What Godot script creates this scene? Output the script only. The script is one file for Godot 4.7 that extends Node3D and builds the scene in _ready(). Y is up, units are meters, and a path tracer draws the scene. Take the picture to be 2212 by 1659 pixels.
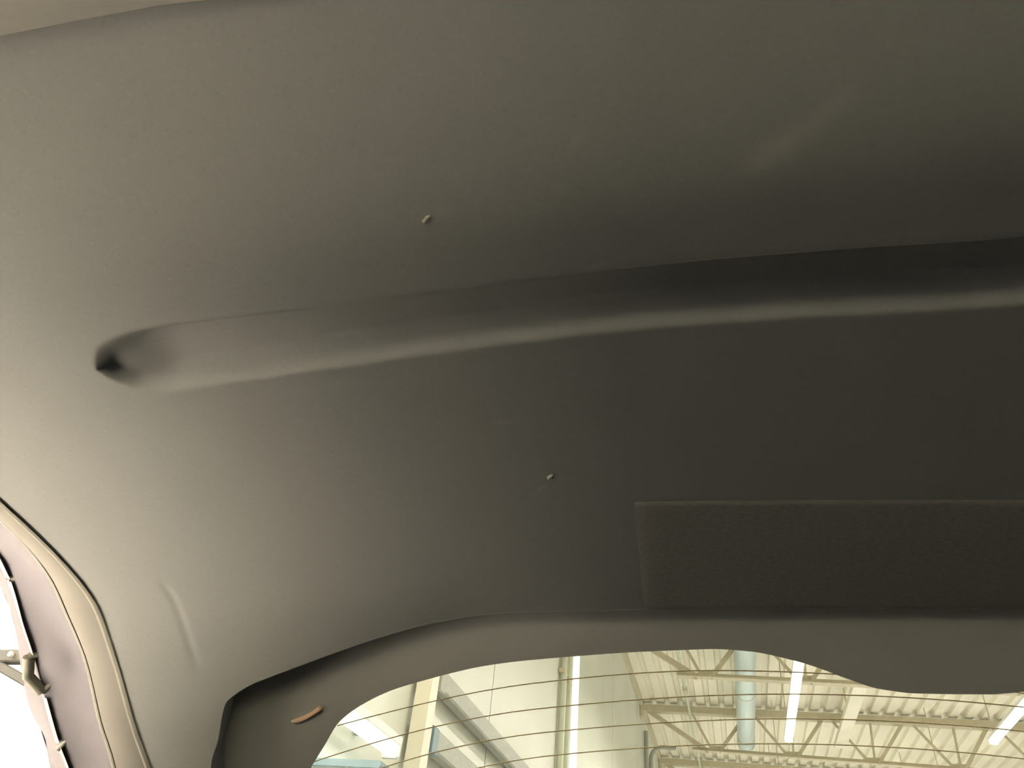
extends Node3D

const EYE := 1.03            # height of the camera above the workshop floor
const RAIL := [[-0.6, 0.20], [-0.3, 0.225], [0.0, 0.236], [0.2, 0.238], [0.3, 0.236], [0.351, 0.231], [0.41, 0.223], [0.464, 0.21], [0.512, 0.181], [0.561, 0.145], [0.60, 0.12], [0.65, 0.088], [0.7, 0.055], [0.8, -0.02], [0.9, -0.10]]
const SEAL := [[-0.6, 0.202], [-0.3, 0.226], [0.0, 0.236], [0.2, 0.239], [0.3, 0.236], [0.3701, 0.2279], [0.3908, 0.2243], [0.4267, 0.2144], [0.4591, 0.1973], [0.492, 0.1785], [0.5065, 0.1677], [0.5403, 0.139], [0.5622, 0.1238], [0.5752, 0.1134], [0.65, 0.055], [0.7, 0.01], [0.8, -0.07], [0.9, -0.15]]
const FRAME := [[-0.6, 0.198], [-0.3, 0.222], [0.0, 0.233], [0.2, 0.237], [0.3, 0.233], [0.36, 0.2235], [0.4014, 0.2144], [0.4181, 0.2052], [0.4516, 0.1798], [0.469, 0.1676], [0.4981, 0.1453], [0.5154, 0.1315], [0.5296, 0.1208], [0.5471, 0.1096], [0.6, 0.07], [0.7, -0.02], [0.8, -0.10], [0.9, -0.18]]
const OUTER := [[-0.6, 0.196], [-0.3, 0.22], [0.0, 0.231], [0.2, 0.236], [0.3, 0.231], [0.38, 0.218], [0.4255, 0.2034], [0.4417, 0.1939], [0.4564, 0.1818], [0.4718, 0.166], [0.4849, 0.153], [0.4956, 0.1425], [0.508, 0.1342], [0.5277, 0.1242], [0.5422, 0.1109], [0.5474, 0.1057], [0.6, 0.06], [0.7, -0.03], [0.8, -0.11], [0.9, -0.19]]
const WINDOW_EDGE := [[-0.56, 1.02], [-0.50, 0.90], [-0.4047, 0.7200], [-0.3920, 0.7054], [-0.3752, 0.6838], [-0.3608, 0.6700], [-0.3437, 0.6535], [-0.3241, 0.6350], [-0.2989, 0.6249], [-0.2731, 0.6196], [-0.2399, 0.6167], [-0.1906, 0.6127], [-0.1311, 0.6106], [-0.0552, 0.6089], [-0.0081, 0.6088], [0.0234, 0.6119], [0.0507, 0.6189], [0.0709, 0.6260], [0.0944, 0.6366], [0.1177, 0.6454], [0.1439, 0.6490], [0.168, 0.6493]]
const SEAM := [[-0.60, 0.95], [-0.445, 0.95], [-0.435, 0.70], [-0.4193, 0.6097], [-0.4065, 0.5889], [-0.387, 0.5577], [-0.3594, 0.5507], [-0.314, 0.5489], [-0.246, 0.5475], [-0.1595, 0.552], [-0.0531, 0.5555], [0.0825, 0.5615], [0.2062, 0.566], [0.34, 0.5615], [0.52, 0.552], [0.7, 0.5489], [0.9, 0.552]]
const GROOVE_FRONT := [[-0.3062, 0.2400], [-0.3055, 0.2365], [-0.3020, 0.2310], [-0.297, 0.2255], [-0.2912, 0.2214], [-0.275, 0.2155], [-0.2607, 0.2123], [-0.2073, 0.2096], [-0.1373, 0.2093], [-0.0382, 0.2100], [0.003, 0.2113], [0.0644, 0.2150], [0.1239, 0.2190], [0.36, 0.2190]]
const GROOVE_REAR := [[-0.3062, 0.2400], [-0.3055, 0.2440], [-0.3013, 0.2520], [-0.2955, 0.2570], [-0.289, 0.2598], [-0.275, 0.2605], [-0.2589, 0.2591], [-0.1795, 0.2523], [-0.1062, 0.2493], [-0.04, 0.2484], [0.0399, 0.2520], [0.1329, 0.2580], [0.36, 0.2580]]
const SX := -0.515          # how far out the seal, the frame and the outer flange of the door opening lie
const FX := -0.565
const OX := -0.605
const BLIND_K := 1.21
const BLIND_EDGE := [[-0.47, 0.058], [-0.30, 0.066], [-0.206, 0.0700], [-0.172, 0.0715], [-0.133, 0.0748], [-0.097, 0.0770], [0.0, 0.079], [0.18, 0.080]]
const DEFROST := [[1.309, 0.6271, 0.0332, 0.6284], [0.636, 0.2937, -0.0163, 0.6505], [0.348, 0.2100, -0.0267, 0.6733], [0.107, 0.2164, -0.0229, 0.6965], [0.10, 0.21, -0.023, 0.7215], [0.10, 0.21, -0.023, 0.7470]]

var M := {}
var car: Node3D

func _ready() -> void:
	# ---- camera, sky, exposure
	var cam := Camera3D.new()
	cam.name = "camera"
	cam.fov = rad_to_deg(2.0 * atan(829.5 / 1627.0))
	cam.near = 0.02
	cam.far = 200.0
	var bx := Vector3(0.968, 0.0902, -0.2343)
	var by := Vector3(0.080, 0.7736, 0.6285)
	var bz := Vector3(0.2379, -0.6272, 0.7417)
	cam.transform = Transform3D(Basis(bx, by, bz).orthonormalized(), Vector3(0, EYE, 0))
	add_child(cam)
	cam.current = true
	var env := Environment.new()
	env.background_mode = Environment.BG_COLOR
	env.background_color = Color(0.85, 0.9, 1.0)
	env.background_energy_multiplier = 1.0
	env.tonemap_mode = Environment.TONE_MAPPER_LINEAR
	env.tonemap_exposure = 1.0
	env.sdfgi_enabled = true
	env.ssao_enabled = true
	env.ssil_enabled = true
	var we := WorldEnvironment.new()
	we.name = "environment"
	we.environment = env
	add_child(we)
	materials()
	hall()
	lamps()
	trusses()
	services()
	make_car()
	debris()

# ------------------------------------------------------------------ helpers
func W(x: float, y: float, a: float) -> Vector3:      # right of, above and behind the camera, in metres
	return Vector3(x, EYE + y, -a)

func mat(c: Color, rough := 0.8, metal := 0.0) -> StandardMaterial3D:
	var m := StandardMaterial3D.new()
	m.albedo_color = c
	m.roughness = rough
	m.metallic = metal
	return m

func noise_tex(freq: float, low: Color, high: Color, sd: int, size := 512) -> NoiseTexture2D:
	var n := FastNoiseLite.new()
	n.seed = sd
	n.frequency = freq
	n.fractal_octaves = 4
	var g := Gradient.new()
	g.set_color(0, low)
	g.set_color(1, high)
	var t := NoiseTexture2D.new()
	t.width = size
	t.height = size
	t.seamless = true
	t.noise = n
	t.color_ramp = g
	return t

func tri(m: StandardMaterial3D, t: Texture2D, scale: float) -> StandardMaterial3D:
	m.albedo_texture = t
	m.uv1_triplanar = true
	m.uv1_world_triplanar = true
	m.uv1_scale = Vector3.ONE * scale
	return m

func table(t: Array, x: float) -> float:              # smooth curve through the pairs
	var n := t.size()
	if x <= t[0][0]:
		return t[0][1]
	if x >= t[n - 1][0]:
		return t[n - 1][1]
	var i := 0
	while x > t[i + 1][0]:
		i += 1
	var h: float = t[i + 1][0] - t[i][0]
	var d: float = (t[i + 1][1] - t[i][1]) / h
	var m0 := d
	var m1 := d
	if i > 0:
		var e: float = (t[i][1] - t[i - 1][1]) / (t[i][0] - t[i - 1][0])
		m0 = 0.0 if e * d <= 0.0 else 2.0 * e * d / (e + d)
	if i < n - 2:
		var e2: float = (t[i + 2][1] - t[i + 1][1]) / (t[i + 2][0] - t[i + 1][0])
		m1 = 0.0 if e2 * d <= 0.0 else 2.0 * e2 * d / (e2 + d)
	var s: float = (x - t[i][0]) / h
	var s2 := s * s
	var s3 := s2 * s
	return (2 * s3 - 3 * s2 + 1) * t[i][1] + (s3 - 2 * s2 + s) * h * m0 + (-2 * s3 + 3 * s2) * t[i + 1][1] + (s3 - s2) * h * m1

func begin() -> SurfaceTool:
	var st := SurfaceTool.new()
	st.begin(Mesh.PRIMITIVE_TRIANGLES)
	return st

func numbered(called: String, parent: Node) -> String:
	if not parent.has_node(NodePath(called)):
		return called
	var k := 1
	while parent.has_node(NodePath("%s_%03d" % [called, k])):
		k += 1
	return "%s_%03d" % [called, k]

func put(called: String, mesh: Mesh, m: Material, parent: Node = self) -> MeshInstance3D:
	var o := MeshInstance3D.new()
	o.name = numbered(called, parent)
	o.mesh = mesh
	o.material_override = m
	parent.add_child(o, true)
	return o

func thing(called: String, label: String, category: String, at := Vector3.ZERO, group := "") -> Node3D:
	var o := Node3D.new()
	o.name = numbered(called, self)
	o.position = at
	add_child(o, true)
	tag(o, label, category, group)
	return o

func tag(o: Node, label: String, category: String, group := "") -> void:
	o.set_meta("label", label)
	o.set_meta("category", category)
	if group != "":
		o.set_meta("group", group)

func struct(o: Node, label := "", category := "") -> void:
	o.set_meta("kind", "structure")
	if label != "":
		o.set_meta("label", label)
		o.set_meta("category", category)

func quad(st: SurfaceTool, a: Vector3, b: Vector3, c: Vector3, d: Vector3) -> void:   # clockwise from the front
	for p in [a, b, c, a, c, d]:
		st.add_vertex(p)

func add_box(st: SurfaceTool, t: Transform3D, s: Vector3, ch := 0.0) -> void:           # a box with chamfered long edges
	var hx := s.x / 2
	var hy := s.y / 2
	var hz := s.z / 2
	var c: float = min(ch, min(hx, hy) * 0.9)
	var ring := []
	if c > 0.0:
		ring = [Vector2(-hx + c, -hy), Vector2(hx - c, -hy), Vector2(hx, -hy + c), Vector2(hx, hy - c), Vector2(hx - c, hy), Vector2(-hx + c, hy), Vector2(-hx, hy - c), Vector2(-hx, -hy + c)]
	else:
		ring = [Vector2(-hx, -hy), Vector2(hx, -hy), Vector2(hx, hy), Vector2(-hx, hy)]
	extrude(st, t, ring, -hz, hz)

func extrude(st: SurfaceTool, t: Transform3D, ring: Array, z0: float, z1: float) -> void:  # ring counter-clockwise seen from +z
	st.set_smooth_group(-1)
	var n := ring.size()
	for i in n:
		var p: Vector2 = ring[i]
		var q: Vector2 = ring[(i + 1) % n]
		quad(st, t * Vector3(p.x, p.y, z0), t * Vector3(p.x, p.y, z1), t * Vector3(q.x, q.y, z1), t * Vector3(q.x, q.y, z0))
	for i in range(1, n - 1):
		for k in [0, i + 1, i]:
			st.add_vertex(t * Vector3(ring[k].x, ring[k].y, z1))
		for k in [0, i, i + 1]:
			st.add_vertex(t * Vector3(ring[k].x, ring[k].y, z0))

func box_mesh(at: Vector3, s: Vector3, ch := 0.0) -> ArrayMesh:
	var st := begin()
	add_box(st, Transform3D(Basis(), at), s, ch)
	st.generate_normals()
	return st.commit()

func along(p: Vector3, q: Vector3) -> Transform3D:    # z runs from p to q, origin at the middle
	var z := (q - p).normalized()
	var up := Vector3.UP if absf(z.y) < 0.95 else Vector3.RIGHT
	var x := up.cross(z).normalized()
	return Transform3D(Basis(x, z.cross(x), z), (p + q) / 2)

func bar_mesh(p: Vector3, q: Vector3, w: float, h: float, ch := 0.004) -> ArrayMesh:
	var st := begin()
	add_box(st, along(p, q), Vector3(w, h, p.distance_to(q)), ch)
	st.generate_normals()
	return st.commit()

func angle_mesh(p: Vector3, q: Vector3, w: float, th: float) -> ArrayMesh:     # a pair of steel angles back to back, open upwards or downwards
	var st := begin()
	var t := along(p, q)
	var ring := [Vector2(-w, 0), Vector2(w, 0), Vector2(w, th), Vector2(th * 1.5, th), Vector2(th * 1.5, w), Vector2(-th * 1.5, w), Vector2(-th * 1.5, th), Vector2(-w, th)]
	var l := p.distance_to(q) / 2
	st.set_smooth_group(-1)
	for i in 8:
		var a: Vector2 = ring[i]
		var b: Vector2 = ring[(i + 1) % 8]
		quad(st, t * Vector3(a.x, a.y, -l), t * Vector3(a.x, a.y, l), t * Vector3(b.x, b.y, l), t * Vector3(b.x, b.y, -l))
	for z in [-l, l]:
		quad(st, t * Vector3(-w, 0, z), t * Vector3(w, 0, z), t * Vector3(w, th, z), t * Vector3(-w, th, z))
		quad(st, t * Vector3(-th * 1.5, th, z), t * Vector3(th * 1.5, th, z), t * Vector3(th * 1.5, w, z), t * Vector3(-th * 1.5, w, z))
	st.generate_normals()
	return st.commit()

func add_tube(st: SurfaceTool, pts: Array, r: float, n := 10, caps := true) -> void:
	var rings := []
	var last := Vector3.UP
	for i in pts.size():
		var z: Vector3 = (pts[min(i + 1, pts.size() - 1)] - pts[max(i - 1, 0)]).normalized()
		if i == 0 and absf(z.y) > 0.9:
			last = Vector3.RIGHT
		var x := last.cross(z).normalized()
		last = z.cross(x)
		var ring := []
		for k in n:
			var f := TAU * k / n
			ring.append(pts[i] + x * cos(f) * r + last * sin(f) * r)
		rings.append(ring)
	st.set_smooth_group(0)
	for i in rings.size() - 1:
		for k in n:
			var k2 := (k + 1) % n
			quad(st, rings[i][k], rings[i + 1][k], rings[i + 1][k2], rings[i][k2])
	if caps:
		st.set_smooth_group(-1)
		for k in range(1, n - 1):
			for p in [rings[0][0], rings[0][k], rings[0][k + 1]]:
				st.add_vertex(p)
			for p in [rings[-1][0], rings[-1][k + 1], rings[-1][k]]:
				st.add_vertex(p)

func tube_mesh(pts: Array, r: float, n := 10) -> ArrayMesh:
	var st := begin()
	add_tube(st, pts, r, n)
	st.generate_normals()
	return st.commit()

func grid_mesh(rows: Array, flip := false, uvs: Array = []) -> ArrayMesh:    # a smooth sheet through rows of points
	var h := rows.size()
	var w: int = rows[0].size()
	var v := PackedVector3Array()
	var nn := PackedVector3Array()
	var uv := PackedVector2Array()
	var ix := PackedInt32Array()
	v.resize(h * w)
	nn.resize(h * w)
	for j in h:
		for i in w:
			v[j * w + i] = rows[j][i]
	for j in h:
		for i in w:
			var du := v[j * w + min(i + 1, w - 1)] - v[j * w + max(i - 1, 0)]
			var dv := v[min(j + 1, h - 1) * w + i] - v[max(j - 1, 0) * w + i]
			var nrm := du.cross(dv)
			if flip:
				nrm = -nrm
			nn[j * w + i] = nrm.normalized() if nrm.length_squared() > 1e-20 else Vector3.DOWN
	for j in h - 1:
		for i in w - 1:
			var p := j * w + i
			if flip:
				ix.append_array(PackedInt32Array([p, p + 1, p + w + 1, p, p + w + 1, p + w]))
			else:
				ix.append_array(PackedInt32Array([p, p + w + 1, p + 1, p, p + w, p + w + 1]))
	var arr := []
	arr.resize(Mesh.ARRAY_MAX)
	arr[Mesh.ARRAY_VERTEX] = v
	arr[Mesh.ARRAY_NORMAL] = nn
	arr[Mesh.ARRAY_INDEX] = ix
	if uvs.size() > 0:
		for j in h:
			for i in w:
				uv.append(uvs[j][i])
		arr[Mesh.ARRAY_TEX_UV] = uv
	var m := ArrayMesh.new()
	m.add_surface_from_arrays(Mesh.PRIMITIVE_TRIANGLES, arr)
	return m

# ------------------------------------------------------------------ materials
func materials() -> void:
	M.wall = tri(mat(Color(0.86, 0.87, 0.815), 0.45), noise_tex(0.004, Color(0.93, 0.93, 0.93), Color.WHITE, 3), 0.2)
	M.bay = tri(mat(Color(0.94, 0.94, 0.935), 0.6), noise_tex(0.004, Color(0.95, 0.95, 0.95), Color.WHITE, 4), 0.2)
	M.added_dark = tri(mat(Color(0.17, 0.17, 0.175), 0.85), noise_tex(0.02, Color(0.8, 0.8, 0.8), Color.WHITE, 6), 0.5)  # for unseen dark surfaces added to keep bounce off the lining
	M.deck = tri(mat(Color(0.95, 0.93, 0.85), 0.5), noise_tex(0.006, Color(0.92, 0.92, 0.92), Color.WHITE, 5), 0.25)
	M.floor = tri(mat(Color(0.82, 0.82, 0.82), 0.5), noise_tex(0.01, Color(0.88, 0.88, 0.88), Color.WHITE, 7), 0.3)
	M.steel = tri(mat(Color(0.80, 0.765, 0.66), 0.6, 0.0), noise_tex(0.02, Color(0.9, 0.9, 0.9), Color.WHITE, 9), 1.0)
	M.rack = tri(mat(Color(0.67, 0.68, 0.64), 0.55), noise_tex(0.02, Color(0.92, 0.92, 0.92), Color.WHITE, 9), 1.0)
	M.blue = mat(Color(0.46, 0.55, 0.58), 0.5)
	M.post = mat(Color(0.88, 0.87, 0.80), 0.5)
	M.arm = mat(Color(0.42, 0.41, 0.39), 0.6)
	M.duct = mat(Color(0.80, 0.86, 0.86), 0.35, 0.25)
	M.pipe = mat(Color(0.78, 0.80, 0.72), 0.5)
	M.cabinet = tri(mat(Color(0.50, 0.56, 0.56), 0.5), noise_tex(0.02, Color(0.9, 0.9, 0.9), Color.WHITE, 12), 1.0)
	M.white = mat(Color(0.92, 0.92, 0.9), 0.5)
	M.lit = mat(Color(1, 1, 1), 0.4)
	M.lit.emission_enabled = true
	M.lit.emission = Color(1.0, 0.98, 0.9)
	M.lit.emission_energy_multiplier = 9.0
	# car
	M.cloth = mat(Color.WHITE, 0.95)
	M.cloth.albedo_texture = cloth_texture()
	M.cloth.metallic_specular = 0.15
	M.blind = tri(mat(Color(0.98, 0.96, 0.93), 0.95), noise_tex(0.05, Color(0.97, 0.97, 0.97), Color.WHITE, 15), 6.0)
	M.blind.metallic_specular = 0.15
	M.seal = mat(Color(0.355, 0.345, 0.33), 0.7)
	M.bead = mat(Color(0.52, 0.51, 0.48), 0.6)
	M.frame = tri(mat(Color(0.24, 0.232, 0.245), 0.55), noise_tex(0.02, Color(0.9, 0.9, 0.9), Color.WHITE, 17), 4.0)
	M.frame.metallic_specular = 0.05
	M.seal.metallic_specular = 0.05
	M.bead.metallic_specular = 0.1
	M.bright = mat(Color(0.88, 0.87, 0.84), 0.4)
	M.glare_frit = mat(Color(0.72, 0.72, 0.71), 0.9)  # black border in light grey: veiling glare put into its colour
	M.glare_frit.metallic_specular = 0.2
	M.cover = tri(mat(Color(0.66, 0.65, 0.63), 0.9), noise_tex(0.05, Color(0.9, 0.9, 0.9), Color.WHITE, 19), 8.0)
	M.glass = mat(Color(0.02, 0.03, 0.025, 0.36), 0.05)
	M.glass.transparency = BaseMaterial3D.TRANSPARENCY_ALPHA
	M.wire = mat(Color(0.72, 0.66, 0.52), 0.7)
	M.trim = tri(mat(Color(0.10, 0.10, 0.10), 0.85), noise_tex(0.05, Color(0.85, 0.85, 0.85), Color.WHITE, 21), 4.0)
	M.seat = tri(mat(Color(0.11, 0.11, 0.11), 0.9), noise_tex(0.08, Color(0.8, 0.8, 0.8), Color.WHITE, 23), 6.0)
	M.paint = mat(Color(0.55, 0.56, 0.58), 0.3, 0.3)
	M.tyre = mat(Color(0.07, 0.07, 0.07), 0.9)
	M.lint = mat(Color(0.85, 0.84, 0.78), 0.95)
	M.scrap = mat(Color(0.93, 0.78, 0.66), 0.9)

func cloth_texture() -> ImageTexture:                 # grey headliner cloth: fine nap, pale scuffs and dust; u = (x + 0.5) / 0.9, v = (a + 0.02) / 0.72
	var w := 1440
	var h := 1152
	var img := Image.create(w, h, false, Image.FORMAT_RGB8)
	var base := Color(0.66, 0.665, 0.66)
	img.fill(base)
	var rng := RandomNumberGenerator.new()
	rng.seed = 11
	for k in 120000:
		var d := rng.randf_range(-0.02, 0.02)
		var x := rng.randi_range(0, w - 3)
		var y := rng.randi_range(0, h - 3)
		img.fill_rect(Rect2i(x, y, rng.randi_range(1, 3), rng.randi_range(1, 2)), Color(base.r + d, base.g + d, base.b + d))
	# x, a, half length, half width, direction of the long axis, strength
	var marks := [[0.041, 0.163, 0.020, 0.0045, -0.55, 0.26], [0.031, 0.1685, 0.010, 0.006, -0.3, 0.22], [-0.0917, 0.1712, 0.006, 0.0025, -0.2, 0.14], [-0.0442, 0.1693, 0.004, 0.002, 0.2, 0.14], [-0.0352, 0.1528, 0.006, 0.0014, -0.7, 0.16], [-0.0233, 0.183, 0.005, 0.0018, 0.0, 0.10], [-0.0372, 0.2085, 0.006, 0.0018, -0.2, 0.22], [-0.1016, 0.3076, 0.005, 0.002, 0.1, 0.26], [-0.0945, 0.3753, 0.005, 0.0018, -0.8, 0.3], [-0.0374, 0.4039, 0.005, 0.002, -0.3, 0.2], [-0.1185, 0.0915, 0.0025, 0.0018, 0.3, 0.3]]
	for m in marks:
		var reach: float = m[2] * 2.2
		for j in range(int((m[1] - reach + 0.02) / 0.72 * h), int((m[1] + reach + 0.02) / 0.72 * h)):
			for i in range(int((m[0] - reach + 0.5) / 0.9 * w), int((m[0] + reach + 0.5) / 0.9 * w)):
				if i < 0 or j < 0 or i >= w or j >= h:
					continue
				var dx: float = (i + 0.5) / w * 0.9 - 0.5 - m[0]
				var dy: float = (j + 0.5) / h * 0.72 - 0.02 - m[1]
				var p: float = (dx * cos(m[4]) + dy * sin(m[4])) / m[2]
				var q: float = (-dx * sin(m[4]) + dy * cos(m[4])) / m[3]
				var s: float = m[5] * 0.62 * exp(-(p * p * p * p + q * q) * 0.9)
				if s > 0.004:
					img.set_pixel(i, j, img.get_pixel(i, j).lerp(Color(0.95, 0.93, 0.9), s))
	return ImageTexture.create_from_image(img)

# ------------------------------------------------------------------ the workshop
func deck_y(x: float) -> float:
	return 5.56 - 0.03 * (x + 1.85)

func slab(called: String, lo: Vector3, hi: Vector3, m: Material, label: String, category: String) -> MeshInstance3D:
	var o := put(called, box_mesh((lo + hi) / 2, hi - lo), m)
	struct(o, label, category)
	return o

func hall() -> void:
	slab("floor", Vector3(-9.3, -0.2, -31), Vector3(12.3, 0, 13), M.floor, "pale smooth concrete workshop floor", "floor")
	var fl := get_node("floor")
	put("added_dark_coating", box_mesh(Vector3(-6.1, 0.004, 0), Vector3(6.0, 0.012, 25.8)), M.added_dark, fl)  # unseen dark sheet added to cut floor bounce into the car
	slab("wall_back", W(-9.3, -EYE - 0.2, 31), W(12.3, 6.4, 30.8), M.wall, "cream end wall of the workshop far behind the car", "wall")
	slab("wall_front", W(-9.3, -EYE - 0.2, -13), W(12.3, 6.4, -13.2), M.wall, "cream end wall of the workshop ahead of the car", "wall")
	slab("wall_right", W(12.1, -EYE - 0.2, 31), W(12.3, 6.4, -13.2), M.wall, "cream side wall across the workshop", "wall")
	var wb := slab("wall_bay", W(-9.3, -EYE - 0.2, 31), W(-9.1, 6.4, -13.2), M.bay, "white side wall of the bright bay beyond the open side window", "wall")
	put("added_dark_dado", box_mesh(W(-9.09, -0.08, 8.9), Vector3(0.012, 1.9, 43.8)), M.added_dark, wb)  # unseen dark band added so the lower wall sends less light inside
	# the long cream wall by the car, of flat panels with open joints
	var wl := Node3D.new()
	wl.name = "wall_left"
	add_child(wl)
	struct(wl, "long cream panelled wall seen through the rear window", "wall")
	var cuts := [3.2, 6.3, 9.62, 13.72, 17.8, 21.9, 26.0, 30.8]
	for i in cuts.size() - 1:
		var lo := W(-1.98, -EYE, cuts[i + 1] - 0.012)
		var hi := W(-1.88, deck_y(-1.9) - 0.02, cuts[i] + 0.012)
		put("wall_panel", box_mesh((lo + hi) / 2, (hi - lo).abs(), 0.01), M.wall, wl)
	put("wall_core", box_mesh(W(-2.03, 2.2, 17.0), Vector3(0.1, 2.2 * 2 + EYE * 2, 27.6)), M.steel, wl)
		# roof deck: a trough panel every 0.3 m, each its own piece
	var ce := Node3D.new()
	ce.name = "ceiling"
	add_child(ce)
	struct(ce, "cream corrugated metal roof deck above the workshop", "ceiling")
	for k in 70:
		var x0 := -9.1 + 0.304 * k
		var y := deck_y(maxf(x0, -1.85)) if x0 > -1.9 else 5.56
		var s := 0.03 if x0 > -1.9 else 0.0
		var prof := [Vector2(0, 0), Vector2(0.17, -s * 0.17), Vector2(0.195, 0.07), Vector2(0.279, 0.07), Vector2(0.304, -s * 0.304)]
		var rows := []
		for a in [-13.0, 9.0, 31.0]:
			var row := []
			for p in prof:
				row.append(W(x0 + p.x, y + p.y, a))
			rows.append(row)
		var st := begin()
		st.set_smooth_group(-1)
		for j in 2:
			for i in 4:
				quad(st, rows[j][i], rows[j][i + 1], rows[j + 1][i + 1], rows[j + 1][i])
		st.generate_normals()
		put("roof_panel", st.commit(), M.deck, ce)
	put("eave_angle", bar_mesh(W(-1.84, deck_y(-1.84) - 0.06, 3.2), W(-1.84, deck_y(-1.84) - 0.06, 30.8), 0.08, 0.1), M.steel, ce)
	put("roof_board", box_mesh(W(1.5, 5.75, 9.0), Vector3(21.8, 0.1, 44.2)), M.white, ce)

func tube_light(called: String, p: Vector3, length: float, energy: float, label: String, group: String, width := 0.13, hang := 1.85, glow := 9.0) -> void:
	var o := thing(called, label, "light", p, group)
	var h := length / 2
	put("housing", box_mesh(Vector3(0, 0.06, 0), Vector3(width * 1.05, 0.06, length), 0.012), M.white, o)
	var st := begin()
	var ring := []
	for k in 9:
		var f := PI + PI * k / 8
		ring.append(Vector2(cos(f) * width / 2, sin(f) * width * 0.45 + 0.028))
	extrude(st, Transform3D(), ring, -h + 0.03, h - 0.03)
	st.generate_normals()
	var lit: StandardMaterial3D = M.lit
	if glow != 9.0:
		lit = M.lit.duplicate()
		lit.emission_energy_multiplier = glow
	put("diffuser", st.commit(), lit, o)
	for s in [-1, 1]:
		put("end_cap", box_mesh(Vector3(0, 0.02, s * (h - 0.014)), Vector3(width, 0.09, 0.028), 0.01), M.white, o)
		if hang > 0.0:
			put("hanger_wire", bar_mesh(Vector3(0, 0.09, s * h * 0.92), Vector3(0, hang, s * h * 0.92), 0.016, 0.016, 0.002), M.steel, o)
		else:
			put("wall_bracket", box_mesh(Vector3(-0.075, 0.06, s * h * 0.7), Vector3(0.15, 0.03, 0.05), 0.004), M.rack, o)
	var l := AreaLight3D.new()
	l.name = "tube_glow"
	l.area_size = Vector2(width * 0.9, length * 0.96)
	l.rotation = Vector3(-PI / 2, 0, 0)
	l.position = Vector3(0, -0.05, 0)
	l.light_color = Color(1.0, 0.985, 0.93) if energy < 100.0 else Color(1.0, 0.935, 0.83)
	l.light_energy = energy
	l.shadow_enabled = true
	l.set("area_range", 40.0)
	o.add_child(l)

func lamps() -> void:
	tube_light("tube_light", W(0.99, 3.64, 11.98), 3.96, 45.0, "glowing tube light hanging below the round duct, seen through the rear window", "")
	tube_light("tube_light", W(3.95, 3.64, 11.85), 3.76, 45.0, "glowing tube light slanting into the edge of the rear window, farthest from the cream wall", "")
	tube_light("tube_light", W(-1.73, 0.93, 3.45), 1.2, 0.35, "short glowing tube light low on the cream wall beside the storage rack", "", 0.10, 0.0, 4.0)
	for p in [[-8.2, 7.6], [-8.2, 12.0], [-8.2, 3.4], [1.0, 4.5], [3.95, 4.5], [7.0, 4.5], [7.0, 12.0], [1.0, -3.0], [3.95, -3.0], [7.0, -3.0], [1.0, -9.5], [4.0, -9.5], [1.0, 19.5], [4.0, 19.5], [7.0, 19.5], [1.0, 27.0], [5.0, 27.0]]:  # lamps added, mostly out of view, to light the hall and car
		tube_light("tube_light", W(p[0], 3.64, p[1]), 3.76, 30.0 if p[0] < -2.0 else (210.0 if p[1] < -5.0 else (14.0 if p[1] == 4.5 else 62.0)), "one of the added long tube lights in rows over the rest of the workshop", "added tube lights over the rest of the workshop", 0.13, deck_y(maxf(p[0], -1.85)) - 3.66)
	added_floor_lamp()
	# glowing strip standing in for a daylight gap between wall panels
	var soft: StandardMaterial3D = M.lit.duplicate()
	soft.emission_energy_multiplier = 2.6
	var o := thing("daylight_gap_glow", "upright glowing strip standing for a daylight gap in the cream wall beside two pipes", "light", W(-1.845, 0, 9.75))
	put("channel", box_mesh(Vector3(-0.005, 2.2, 0), Vector3(0.05, 4.2, 0.34), 0.006), M.white, o)
	put("diffuser", box_mesh(Vector3(0.035, 2.2, 0), Vector3(0.03, 4.1, 0.29), 0.012), soft, o)

func added_floor_lamp() -> void:                             # an added unseen lamp whose floor bounce brightens the lining on the left
	var o := thing("added_lamp", "added unseen low lamp on trestle legs over the floor beside the open side window", "lamp", W(-2.1, -EYE, -0.45))
	var y := 0.80
	put("housing", box_mesh(Vector3(0, y + 0.05, 0), Vector3(0.16, 0.06, 3.8), 0.012), M.white, o)
	var lit: StandardMaterial3D = M.lit.duplicate()
	lit.emission_energy_multiplier = 3.0
	put("diffuser", box_mesh(Vector3(0, y, 0), Vector3(0.13, 0.04, 3.7), 0.012), lit, o)
	for s in [[-1, -1], [-1, 1], [1, -1], [1, 1]]:
		put("leg", bar_mesh(Vector3(s[0] * 0.05, y + 0.03, s[1] * 1.84), Vector3(s[0] * 0.28, 0.0, s[1] * 1.84), 0.03, 0.03), M.pipe, o)
	var l := AreaLight3D.new()
	l.name = "added_lamp_glow"
	l.area_size = Vector2(0.12, 3.7)
	l.rotation = Vector3(-PI / 2, 0, 0)
	l.position = Vector3(0, y - 0.04, 0)
	l.light_color = Color(1.0, 0.935, 0.83)
	l.light_energy = 860.0
	l.shadow_enabled = true
	l.set("area_range", 40.0)
	o.add_child(l)

func pt(x: float, y: float, a: float) -> Vector3:
	return W(x, y, a)

func top_y(x: float) -> float:
	return 5.41 - 0.028 * (x + 1.8)

func low_y(x: float) -> float:
	return 4.57 - 0.040 * (x + 1.5)

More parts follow.
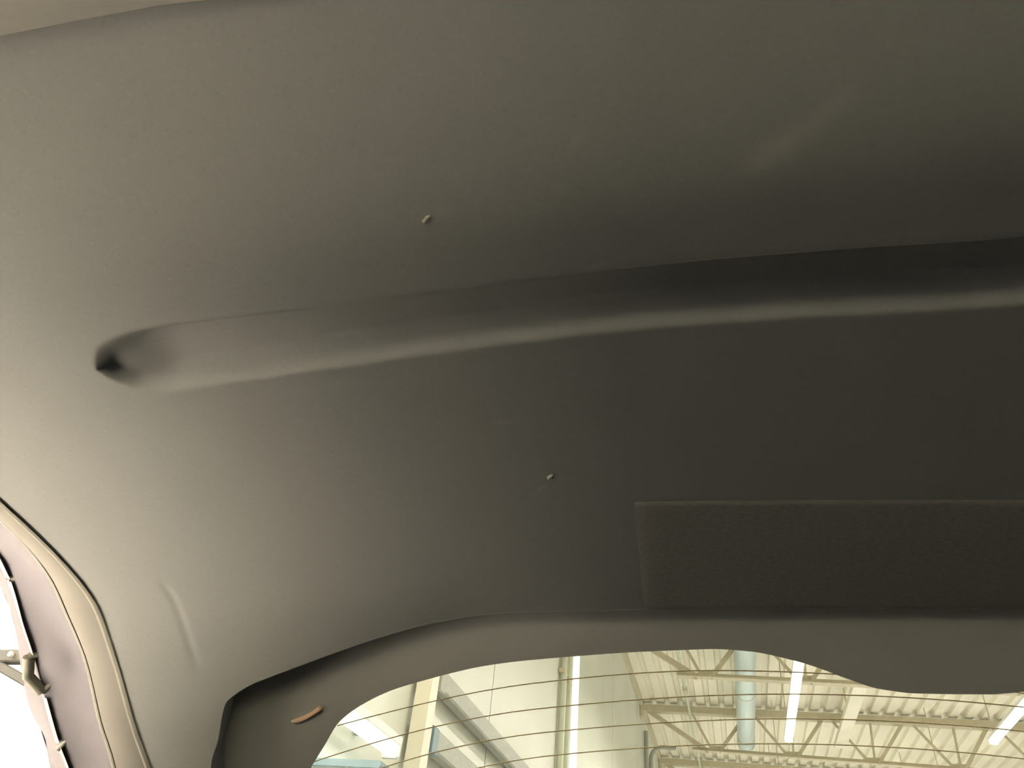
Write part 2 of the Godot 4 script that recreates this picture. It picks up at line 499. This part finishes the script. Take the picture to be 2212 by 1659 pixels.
func truss(a: float, label: String) -> void:
	var o := thing("roof_truss", label, "roof truss", W(-1.8, 4.5, a), "roof trusses behind the car")
	var base := o.position
	var f := func(x: float, y: float) -> Vector3: return W(x, y, a) - base
	put("top_chord", bar_mesh(f.call(-1.84, top_y(-1.84)), f.call(12.0, top_y(12.0)), 0.20, 0.15, 0.01), M.steel, o)
	put("bottom_chord", angle_mesh(f.call(-0.75, low_y(-0.75)), f.call(11.0, low_y(11.0)), 0.075, 0.02), M.steel, o)
	put("end_plate", box_mesh(f.call(-1.84, top_y(-1.84) - 0.02), Vector3(0.06, 0.34, 0.24), 0.01), M.steel, o)
	put("web_member", bar_mesh(f.call(-1.78, top_y(-1.78)), f.call(-0.40, low_y(-0.4)), 0.09, 0.09), M.steel, o)
	put("web_member", bar_mesh(f.call(-0.74, top_y(-0.74)), f.call(-0.31, low_y(-0.31)), 0.04, 0.05), M.steel, o)
	var node := -0.24
	while node < 10.5:
		var mid := node + 0.80
		var nxt := node + 1.60
		put("web_member", bar_mesh(f.call(node + 0.06, low_y(node)), f.call(mid - 0.08, top_y(mid)), 0.07, 0.07), M.steel, o)
		put("web_member", bar_mesh(f.call(mid + 0.05, top_y(mid)), f.call(nxt - 0.08, low_y(nxt)), 0.045, 0.05), M.steel, o)
		put("web_member", bar_mesh(f.call(nxt, low_y(nxt)), f.call(nxt + 0.06, top_y(nxt)), 0.04, 0.045), M.steel, o)
		put("gusset_plate", box_mesh(f.call(node, low_y(node) + 0.07), Vector3(0.28, 0.12, 0.02), 0.004), M.steel, o)
		node = nxt

func trusses() -> void:
	truss(13.6, "nearest cream steel roof truss, its upper half hidden behind the rear window's dark band")
	truss(18.4, "middle cream steel roof truss, shown whole with its webs between two chords")
	truss(23.2, "farthest cream steel roof truss, low beneath the middle truss in the rear window")

func services() -> void:
	# round duct and flat tray under the roof
	var d := thing("round_duct", "round pale blue duct hung beneath the roof, passing through the middle truss", "duct", W(0.42, 4.86, 12.9))
	var pts := []
	for z in [6.2, 3.0, 0.0, -3.0, -5.9]:
		pts.append(Vector3(0, 0, z))
	put("duct_body", tube_mesh(pts, 0.185, 28), M.duct, d)
	put("duct_cap", tube_mesh([Vector3(0, 0, -5.88), Vector3(0, 0, -6.0)], 0.195, 28), M.duct, d)
	for z in [4.0, 0.8, -2.4, -5.4]:
		put("band", tube_mesh([Vector3(0, 0, z), Vector3(0, 0, z - 0.06)], 0.192, 28), M.pipe, d)
		put("hanger_wire", bar_mesh(Vector3(0, 0.18, z - 0.03), Vector3(0, 0.62, z - 0.03), 0.02, 0.02), M.steel, d)
	var t := thing("cable_tray", "flat cream cable tray under the roof between the two hanging tube lights", "cable tray", W(2.38, 4.80, 12.8))
	put("tray", box_mesh(Vector3.ZERO, Vector3(0.24, 0.03, 12.0), 0.006), M.deck, t)
	for s in [-1, 1]:
		put("side_lip", box_mesh(Vector3(s * 0.115, 0.04, 0), Vector3(0.012, 0.08, 12.0), 0.002), M.deck, t)
	for z in [4.0, 0.0, -4.0]:
		put("hanger_wire", bar_mesh(Vector3(0, 0.0, z), Vector3(0, 0.62, z), 0.02, 0.02), M.steel, t)
	var c := thing("roof_conduit", "thin grey conduit running under the roof deck close to the cream wall", "conduit", W(-0.76, 5.30, 16.0))
	put("conduit_tube", tube_mesh([Vector3(0, 0, 7), Vector3(0, 0, 0), Vector3(0, 0, -10)], 0.03, 8), M.pipe, c)
	put("junction_box", box_mesh(Vector3(0, -0.02, -0.6), Vector3(0.1, 0.09, 0.16), 0.01), M.steel, c)
	# pipes by the upright glowing strip
	for k in 2:
		var p := thing("wall_pipe", ["thin grey upright pipe on the cream wall, farther from the glowing strip", "thin grey upright pipe on the cream wall, right beside the glowing strip"][k], "pipe", W(-1.83, -EYE, 9.04 + 0.32 * k), "upright pipes by the light strip")
		put("pipe_tube", tube_mesh([Vector3.ZERO, Vector3(0, 3.2, 0), Vector3(0, 6.5, 0)], 0.042, 12), M.pipe, p)
		put("pipe_clip", box_mesh(Vector3(-0.005, 4.08, 0), Vector3(0.07, 0.05, 0.2), 0.01), M.steel, p)
	# downpipe and elbow at the foot of the middle truss
	var e := thing("downpipe", "dark upright drainpipe with an elbow on the cream wall beneath the middle truss", "pipe", W(-1.81, 0, 18.9))
	put("pipe_tube", tube_mesh([Vector3(0, 5.05, 0), Vector3(0, 2.0, 0), Vector3(0, -EYE, 0)], 0.05, 12), M.rack, e)
	var el := []
	for k in 9:
		var f := PI / 2 * k / 8
		el.append(Vector3(0.02 + 0.28 * (1 - cos(f)), 4.65 + 0.28 * sin(f), -0.9))
	el.push_front(Vector3(0.02, 2.0, -0.9))
	el.append(Vector3(0.62, 4.93, -0.9))
	put("elbow", tube_mesh(el, 0.05, 12), M.rack, e)
	# storage rack on the cream wall
	var r := thing("storage_rack", "grey steel storage rack with long beams against the cream wall", "rack", W(-1.80, -EYE, 4.6))
	for z in [0.0, -4.2]:
		put("upright", box_mesh(Vector3(0, 1.42, z), Vector3(0.10, 2.84, 0.12), 0.012), M.post, r)
		put("foot_plate", box_mesh(Vector3(0, 0.01, z), Vector3(0.15, 0.02, 0.18)), M.rack, r)
	for y in [2.585, 2.22, 1.2]:
		put("beam", box_mesh(Vector3(0.0, y, -2.15), Vector3(0.085, 0.135 if y > 2.0 else 0.1, 4.1), 0.012), M.rack, r)
		put("beam_connector", box_mesh(Vector3(0.01, y - 0.02, -0.13), Vector3(0.10, 0.16, 0.10), 0.01), M.blue if y < 2.5 else M.rack, r)
	put("shelf_board", box_mesh(Vector3(0.0, 1.26, -2.1), Vector3(0.14, 0.03, 4.0), 0.006), M.rack, r)
	# cabinet
	var cb := thing("tool_cabinet", "blue grey steel cabinet standing low against the cream wall, nearest the rear window's edge", "cabinet", W(-1.70, -EYE, 3.78))
	put("body", box_mesh(Vector3(0, 0.90, 0), Vector3(0.34, 1.72, 0.66), 0.015), M.cabinet, cb)
	put("top_tray", box_mesh(Vector3(0.01, 1.775, 0), Vector3(0.37, 0.03, 0.70), 0.01), M.blue, cb)
	for s in [-1, 1]:
		put("door", box_mesh(Vector3(0.178, 0.92, s * 0.162), Vector3(0.018, 1.6, 0.31), 0.006), M.cabinet, cb)
		put("handle", box_mesh(Vector3(0.20, 1.0, s * 0.04), Vector3(0.02, 0.14, 0.016), 0.004), M.bright, cb)
	# steel bracket seen through the open door
	var b := thing("steel_bracket", "grey steel arm with a slanting brace in the bright bay outside the open side window", "bracket", W(-9.1, 1.85, 5.3))
	put("arm", bar_mesh(Vector3(0.03, 0.02, -0.02), Vector3(4.5, 0.02, 0.0), 0.10, 0.11, 0.012), M.arm, b)
	put("brace", bar_mesh(Vector3(2.75, 0.06, 0.0), Vector3(4.5, -0.55, 0.0), 0.06, 0.075, 0.01), M.arm, b)
	put("wall_plate", box_mesh(Vector3(0.03, 0.02, 0.0), Vector3(0.04, 0.4, 0.3), 0.006), M.steel, b)
	put("post", box_mesh(Vector3(4.5, -1.40, 0.0), Vector3(0.12, 2.96, 0.12), 0.012), M.post, b)
	put("bolt_head", tube_mesh([Vector3(3.22, 0.02, 0.05), Vector3(3.22, 0.02, 0.075)], 0.025, 10), M.bright, b)

# ------------------------------------------------------------------ the car
func sheet_y(x: float, a: float) -> float:            # the roof lining without its groove
	var c := 0.238 - 0.02 * pow((x - 0.18) / 0.65, 2)
	var m := x if x < 0.18 else 0.36 - x              # the far side mirrors the near one
	var side := smoothstep(-0.15, -0.47, m)
	c += 0.040 * smoothstep(0.19, 0.04, a) * (1.0 - side)   # tilt shaped so the front of the lining catches more light
	return c - side * (0.218 - table(RAIL, a))

func glass_y(x: float, a: float) -> float:
	var m := x if x < 0.18 else 0.36 - x
	return 0.262 - 0.55 * (a - 0.55) - 0.03 * pow((x - 0.18) / 0.55, 2) - 0.055 * pow(maxf(0.0, -0.15 - m) / 0.3, 2)

func window_edge(x: float) -> float:
	return table(WINDOW_EDGE, x if x < 0.168 else 0.336 - x)

func lining_y(x: float, a: float) -> float:
	var y := sheet_y(x, a)
	var m := x if x < 0.18 else 0.36 - x
	y += 0.0007 * exp(-pow((m + 0.4035) / 0.0032, 2)) * smoothstep(0.452, 0.462, a) * smoothstep(0.535, 0.52, a)   # crease in the pillar cover
	if m > -0.309 and a > 0.19 and a < 0.28:
		var d: float = min(a - table(GROOVE_FRONT, m), table(GROOVE_REAR, m) - a)
		if d > 0.0:
			y += 0.013 * smoothstep(0.0, 0.012, d) * lerpf(0.42, 1.0, smoothstep(-0.304, -0.262, m))
	return y

func rail_strip(called: String, rows_of: Callable, n: int, parent: Node, m: Material, a0 := -0.58, a1 := 0.88, flip := false) -> MeshInstance3D:
	var rows := []
	for j in n + 1:
		rows.append(rows_of.call(lerpf(a0, a1, float(j) / n)))
	return put(called, grid_mesh(rows, flip), m, parent)

func edge_y(t: Array, x: float, own_x: float, a: float) -> float:   # the edge curve, measured at own_x, moved out to x
	var k := x / own_x
	return k * table(t, a / k)

func make_car() -> void:
	car = thing("car", "car with a worn grey cloth roof lining, open side window and tinted rear window", "car")
	# roof lining: a dense sheet whose rear edge follows the seam
	var rows := []
	var uvs := []
	var xs := []
	var x := -0.47
	while x < 0.84:
		xs.append(x)
		x += 0.0022 if x < -0.27 else (0.005 if x < 0.3 else 0.02)
	var vs := []
	var a := -0.55
	while a < 0.19:
		vs.append(a)
		a += 0.02 if a < 0.04 else 0.008
	while a < 0.28:
		vs.append(a)
		a += 0.0016
	while a < 0.50:
		vs.append(a)
		a += 0.008
	for v in vs:
		var row := []
		var uvr := []
		for px in xs:
			row.append(W(px, lining_y(px, v), v))
			uvr.append(Vector2((px + 0.5) / 0.9, (v + 0.02) / 0.72))
		rows.append(row)
		uvs.append(uvr)
	for k in range(1, 53):
		var row := []
		var uvr := []
		for px in xs:
			var end := table(SEAM, px if px < 0.2 else 0.4 - px)
			var av := lerpf(vs[-1], end, minf(k, 36) / 36.0)
			var ly := lining_y(px, av)
			if k > 36:                                # past the seam the trim slopes up to the glass
				var t := (k - 36) / 16.0
				av += 0.007 * t
				ly = lerpf(lining_y(px, end), glass_y(px, end + 0.007) - 0.0005, t * t) - 0.0006 * sin(PI * minf(1.0, t * 6.0))
			row.append(W(px, ly, av))
			uvr.append(Vector2((px + 0.5) / 0.9, (av + 0.02) / 0.72))
		rows.append(row)
		uvs.append(uvr)
	put("roof_lining", grid_mesh(rows, true, uvs), M.cloth, car).set_meta("label", "grey cloth roof lining with a long rounded groove")
	# roof skin above
	var skin := []
	for j in 41:
		var row := []
		for i in 50:
			var sx := lerpf(-0.54, 0.90, i / 49.0)
			var sa := lerpf(-0.75, 0.60, j / 40.0)
			if sx < -0.435 or sx > 0.795:
				sa = lerpf(-0.75, 1.05, j / 40.0)
			row.append(W(sx, maxf(sheet_y(clampf(sx, -0.47, 0.83), minf(sa, 0.9)), -0.2) + 0.055, sa))
		skin.append(row)
	put("roof_skin", grid_mesh(skin), M.paint, car)
	# front roof trim: a pale blind hanging a little lower
	var bl := []
	for j in 31:
		var row := []
		for i in 41:
			var sx := lerpf(-0.465, 0.82, i / 40.0)
			var m := sx if sx < 0.18 else 0.36 - sx
			var edge := table(BLIND_EDGE, m) * BLIND_K
			var t := j / 30.0
			var sa: float
			var dy: float
			if t < 0.5:
				sa = lerpf(-0.56, edge - 0.02, t * 2)
				dy = -0.007
			else:
				var f := (t - 0.5) * 2 * PI / 2
				sa = edge - 0.02 + 0.02 * sin(f)
				dy = -0.007 + 0.010 * (1 - cos(f))
			row.append(W(sx, sheet_y(sx, sa) + dy, sa))
		bl.append(row)
	put("roof_blind", grid_mesh(bl, true), M.blind, car).set_meta("label", "pale beige roof blind with a rounded edge")
	# rear window
	var g := []
	var g2 := []
	for j in 31:
		var row := []
		var row2 := []
		for i in 41:
			var sx := lerpf(-0.452, 0.812, i / 40.0)
			var sa := lerpf(0.47, 1.06, j / 30.0)
			row.append(W(sx, glass_y(sx, sa), sa))
			row2.append(W(sx, glass_y(sx, sa) + 0.004, sa))
		g.append(row)
		g2.append(row2)
	var am := grid_mesh(g, true)
	var win := put("rear_window", am, M.glass, car)
	win.set_meta("label", "tinted rear window with a black border paled by glare and fine heating wires")
	put("outer_face", grid_mesh(g2), M.glass, win)
	# black ceramic border inside the glass, coloured pale to carry veiling glare
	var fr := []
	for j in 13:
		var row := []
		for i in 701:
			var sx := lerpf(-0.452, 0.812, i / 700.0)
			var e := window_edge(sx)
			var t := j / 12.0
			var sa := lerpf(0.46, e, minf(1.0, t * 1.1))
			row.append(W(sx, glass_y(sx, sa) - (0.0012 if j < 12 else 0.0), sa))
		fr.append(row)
	put("border_band", grid_mesh(fr, true), M.glare_frit, win)
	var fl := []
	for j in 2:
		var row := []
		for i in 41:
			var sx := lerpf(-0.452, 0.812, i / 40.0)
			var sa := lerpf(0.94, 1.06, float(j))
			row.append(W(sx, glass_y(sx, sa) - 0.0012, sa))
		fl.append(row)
	put("border_band", grid_mesh(fl, true), M.glare_frit, win)
	for q in DEFROST:
		var pts := []
		for i in 181:
			var sx := lerpf(-0.42, 0.62, i / 180.0)
			var sa: float = (q[0] * sx * sx * sx + q[1] * sx * sx if sx < 0.0 else 0.27 * sx * sx) + q[2] * sx + q[3]
			if sa > window_edge(sx) - 0.003:
				pts.append(W(sx, glass_y(sx, sa) - 0.0006, sa))
			if pts.size() > 0 and (i == 180 or sa <= window_edge(sx) - 0.003):
				if pts.size() > 2:
					put("heating_wire", tube_mesh(pts, 0.00048, 6), M.wire, win)
				pts = []
	# cover of the raised brake light, behind the lining's middle
	var cv := put("brake_light_cover", cover_mesh(), M.cover, car)
	cv.set_meta("label", "dark low cover plate above the rear window")
	# door opening: seal, door frame, bright edge
	rail_strip("door_seal", func(v: float) -> Array:
		var r := []
		for k in 9:
			var t := k / 8.0
			r.append(W(lerpf(-0.47, SX, t), lerpf(table(RAIL, v), edge_y(SEAL, SX, -0.485, v), t) - 0.004 * sin(PI * t), v))
		return r, 160, car, M.seal)
	var seal := car.get_node("door_seal")
	for span in [[-0.03, 0.10], [0.91, 1.03]]:
		rail_strip("seal_bead", func(v: float) -> Array:
			var r := []
			for k in 7:
				var f := k / 6.0
				var t: float = lerpf(span[0], span[1], f)
				r.append(W(lerpf(-0.47, SX, t), lerpf(table(RAIL, v), edge_y(SEAL, SX, -0.485, v), t) - 0.004 * sin(PI * clampf(t, 0.0, 1.0)) - 0.0008 - 0.0012 * sin(PI * f), v))
			return r, 160, seal, M.bead)
	var kf := FX / -0.505
	rail_strip("door_frame", func(v: float) -> Array:
		var r := []
		for k in 13:
			var t := k / 12.0
			var y := lerpf(edge_y(SEAL, SX, -0.485, v), edge_y(FRAME, FX, -0.505, v), t) + 0.004 * sin(PI * t)
			# pressed bump near the clip
			var d := Vector2((v / kf - 0.475) / 0.018, (t - 0.62) / 0.42).length()
			y -= 0.0035 * (1.0 - smoothstep(0.2, 1.0, d))
			r.append(W(lerpf(SX, FX, t), y, v))
		return r, 300, car, M.frame)
	var frame := car.get_node("door_frame")
	var segs := [[-0.58, 0.4165], [0.4185, 0.4675], [0.497, 0.5285], [0.5315, 0.80]]
	for s in segs:
		rail_strip("bright_edge", func(v: float) -> Array:
			var r := []
			for k in 7:
				var f := k / 6.0
				var t := lerpf(-0.05, 0.13, f)
				r.append(W(lerpf(FX, OX, t), lerpf(edge_y(FRAME, FX, -0.505, v), edge_y(OUTER, OX, -0.52, v), t) - 0.0014 - 0.0012 * sin(PI * f), v))
			return r, 60, frame, M.bright, s[0] * kf, s[1] * kf)
	rail_strip("door_flange", func(v: float) -> Array:
		var r := []
		for k in 7:
			var t := k / 6.0
			r.append(W(lerpf(FX, OX, t), lerpf(edge_y(FRAME, FX, -0.505, v), edge_y(OUTER, OX, -0.52, v), t) + 0.0015 * sin(PI * t), v))
		return r, 200, frame, M.frame)
	# clips on the frame
	var c1 := begin()
	var cp := []
	for q in [Vector3(-0.508, 0.1655, 0.4685), Vector3(-0.512, 0.1545, 0.480), Vector3(-0.506, 0.1475, 0.4935), Vector3(-0.494, 0.1745, 0.4760), Vector3(-0.496, 0.1580, 0.4920)]:
		cp.append(W(q.x * kf, q.y * kf, q.z * kf))
	add_tube(c1, cp.slice(0, 3), 0.0046, 12)
	add_tube(c1, [cp[0], cp[3]], 0.0032, 10)
	add_tube(c1, [cp[2], cp[4]], 0.0028, 10)
	c1.generate_normals()
	put("trim_clip", c1.commit(), M.bead, frame).set_meta("label", "rounded clip on the door frame")
	put("trim_clip", tube_mesh([W(-0.507 * kf, 0.1165 * kf, 0.5335 * kf), W(-0.497 * kf, 0.1268 * kf, 0.5300 * kf), W(-0.4955 * kf, 0.1276 * kf, 0.5296 * kf)], 0.0024, 10), M.bright, frame)
	put("trim_clip", tube_mesh([W(-0.507 * kf, 0.2052 * kf, 0.4166 * kf), W(-0.499 * kf, 0.2070 * kf, 0.4196 * kf)], 0.0016, 8), M.bead, frame)
	# outer side above the door and the rest of the shell
	rail_strip("side_rail", func(v: float) -> Array:
		return [W(OX, edge_y(OUTER, OX, -0.52, v), v), W(OX - 0.012, edge_y(OUTER, OX, -0.52, v) + 0.02, v), W(OX - 0.01, sheet_y(-0.47, v) + 0.055, v), W(-0.53, sheet_y(-0.47, v) + 0.056, v)], 80, car, M.paint)
	shell()

func cover_mesh() -> ArrayMesh:                       # a plate with rounded rim, following the lining from 0.395 to 0.555 behind the camera
	var rows := []
	for j in 41:
		var row := []
		for i in 61:
			var s := i / 60.0
			var t := j / 40.0
			var sx := lerpf(-0.047, 0.40, s)
			var front := 0.3945 + 0.02 * clampf((sx + 0.04) / 0.21, 0.0, 1.0)
			var rear := table(SEAM, sx if sx < 0.2 else 0.4 - sx) + 0.001
			sx -= 0.010 * t * (1.0 - 2.0 * s)
			var sa := lerpf(front, rear, t)
			var rim: float = min(min(s, 1 - s) * 0.44, min(t, 1 - t) * 0.16)
			row.append(W(sx, sheet_y(sx, sa) + 0.0012 - 0.0020 * smoothstep(0.0, 0.005, rim), sa))
		rows.append(row)
	return grid_mesh(rows, true)

func shell() -> void:
	# floor pan, sills, far side, quarter panels, parcel shelf, seats, pillars, wheels
	put("floor_pan", box_mesh(W(0.18, -0.80, -0.3), Vector3(1.70, 0.08, 3.6), 0.02), M.trim, car)
	put("sill", box_mesh(W(-0.67, -0.72, -0.15), Vector3(0.14, 0.20, 2.6), 0.04), M.paint, car)
	put("far_side_trim", box_mesh(W(0.93, -0.28, -0.1), Vector3(0.06, 1.05, 3.4), 0.02), M.trim, car)
	put("quarter_panel", box_mesh(W(-0.67, -0.39, 1.30), Vector3(0.12, 0.74, 1.05), 0.03), M.paint, car)
	put("parcel_shelf", box_mesh(W(0.18, -0.01, 0.76), Vector3(1.44, 0.04, 0.62), 0.01), M.trim, car)
	put("tail_panel", box_mesh(W(0.18, -0.38, 1.80), Vector3(1.6, 0.66, 0.12), 0.03), M.paint, car)
	put("boot_lid", box_mesh(W(0.18, -0.06, 1.43), Vector3(1.5, 0.05, 0.72), 0.02), M.paint, car)
	for p in [[-0.18, 0.30], [0.54, 0.30]]:
		put("rear_seat_back", bar_mesh(W(p[0], -0.62, p[1]), W(p[0], -0.14, p[1] + 0.16), 0.66, 0.14, 0.05), M.seat, car)
		put("rear_seat_cushion", box_mesh(W(p[0], -0.60, p[1] - 0.26), Vector3(0.66, 0.16, 0.5), 0.05), M.seat, car)
	for p in [[-0.16, -0.62], [0.54, -0.62]]:
		put("front_seat_back", bar_mesh(W(p[0], -0.62, p[1] - 0.1), W(p[0], -0.14, p[1] + 0.1), 0.5, 0.12, 0.05), M.seat, car)
		put("front_head_rest", box_mesh(W(p[0], -0.06, p[1] + 0.13), Vector3(0.24, 0.13, 0.09), 0.04), M.seat, car)
	put("door_pillar", bar_mesh(W(-0.66, -0.70, -0.66), W(-0.60, 0.21, -0.60), 0.07, 0.16, 0.02), M.trim, car)
	put("rear_door", box_mesh(W(-0.69, -0.385, 0.08), Vector3(0.11, 0.69, 1.38), 0.04), M.trim, car)
	put("front_door", box_mesh(W(-0.69, -0.40, -1.20), Vector3(0.10, 0.60, 1.1), 0.03), M.paint, car)
	put("dashboard", box_mesh(W(0.18, -0.30, -1.62), Vector3(1.45, 0.35, 0.4), 0.08), M.trim, car)
	put("bonnet", box_mesh(W(0.18, -0.30, -2.3), Vector3(1.6, 0.12, 1.0), 0.04), M.paint, car)
	put("front_bumper", box_mesh(W(0.18, -0.55, -2.82), Vector3(1.6, 0.45, 0.15), 0.05), M.paint, car)
	for s in [-0.56, 0.90]:
		put("windscreen_pillar", bar_mesh(W(s, 0.19, -0.72), W(s, -0.15, -1.55), 0.07, 0.07, 0.02), M.trim, car)
	for wz in [-2.15, 1.05]:
		for wx in [-0.54, 0.90]:
			put("wheel", tube_mesh([Vector3(wx - 0.10, 0.31, -wz), Vector3(wx - 0.08, 0.31, -wz), Vector3(wx + 0.08, 0.31, -wz), Vector3(wx + 0.10, 0.31, -wz)], 0.31, 28), M.tyre, car)

func debris() -> void:
	var spots := [[-0.099, 0.1731, 0.0022, 0.6, "tiny pale lint speck on the roof lining ahead of the groove"], [-0.0871, 0.3635, 0.0030, 0.8, "tiny pale lint speck on the roof lining between groove and rear window"]]
	for s in spots:
		var y := sheet_y(s[0], s[1])
		var o := put("lint_speck", blob(s[2], 0.55, 0.28, 5 + int(s[1] * 100)), M.lint)
		o.position = W(s[0], y - s[2] * 0.1, s[1])
		o.rotation.y = -s[3]
		tag(o, s[4], "lint", "lint specks on the roof lining")
	# tan scrap on the black border of the rear window
	var p := W(-0.3582, glass_y(-0.3582, 0.6199) - 0.0032, 0.6199)
	var q := W(-0.3348, glass_y(-0.3348, 0.6153) - 0.0032, 0.6153)
	var t := thing("tan_scrap", "small tan scrap stuck on the black border of the rear window", "scrap", p)
	var pts := []
	for k in 9:
		var f := k / 8.0
		pts.append((q - p) * f + Vector3(0, -0.0004 * sin(PI * f), -0.0022 * sin(PI * f)))
	put("strip", tube_mesh(pts, 0.0021, 10), M.scrap, t)
	var b := put("frayed_end", blob(0.003, 0.6, 0.5, 3), M.lint, t)
	b.position = Vector3(-0.0008, 0, 0.0004)

func blob(r: float, sx: float, sy: float, sd: int) -> ArrayMesh:   # an uneven little tuft
	var rng := RandomNumberGenerator.new()
	rng.seed = sd
	var rows := []
	var bumps := []
	for k in 8:
		bumps.append(rng.randf_range(0.75, 1.2))
	for j in 9:
		var row := []
		for i in 17:
			var f := TAU * i / 16.0
			var g := PI * j / 8.0
			var k: float = bumps[(i % 16) / 2]
			row.append(Vector3(cos(f) * sin(g) * r * k, cos(g) * r * sy, sin(f) * sin(g) * r * sx * k))
		rows.append(row)
	return grid_mesh(rows, true)
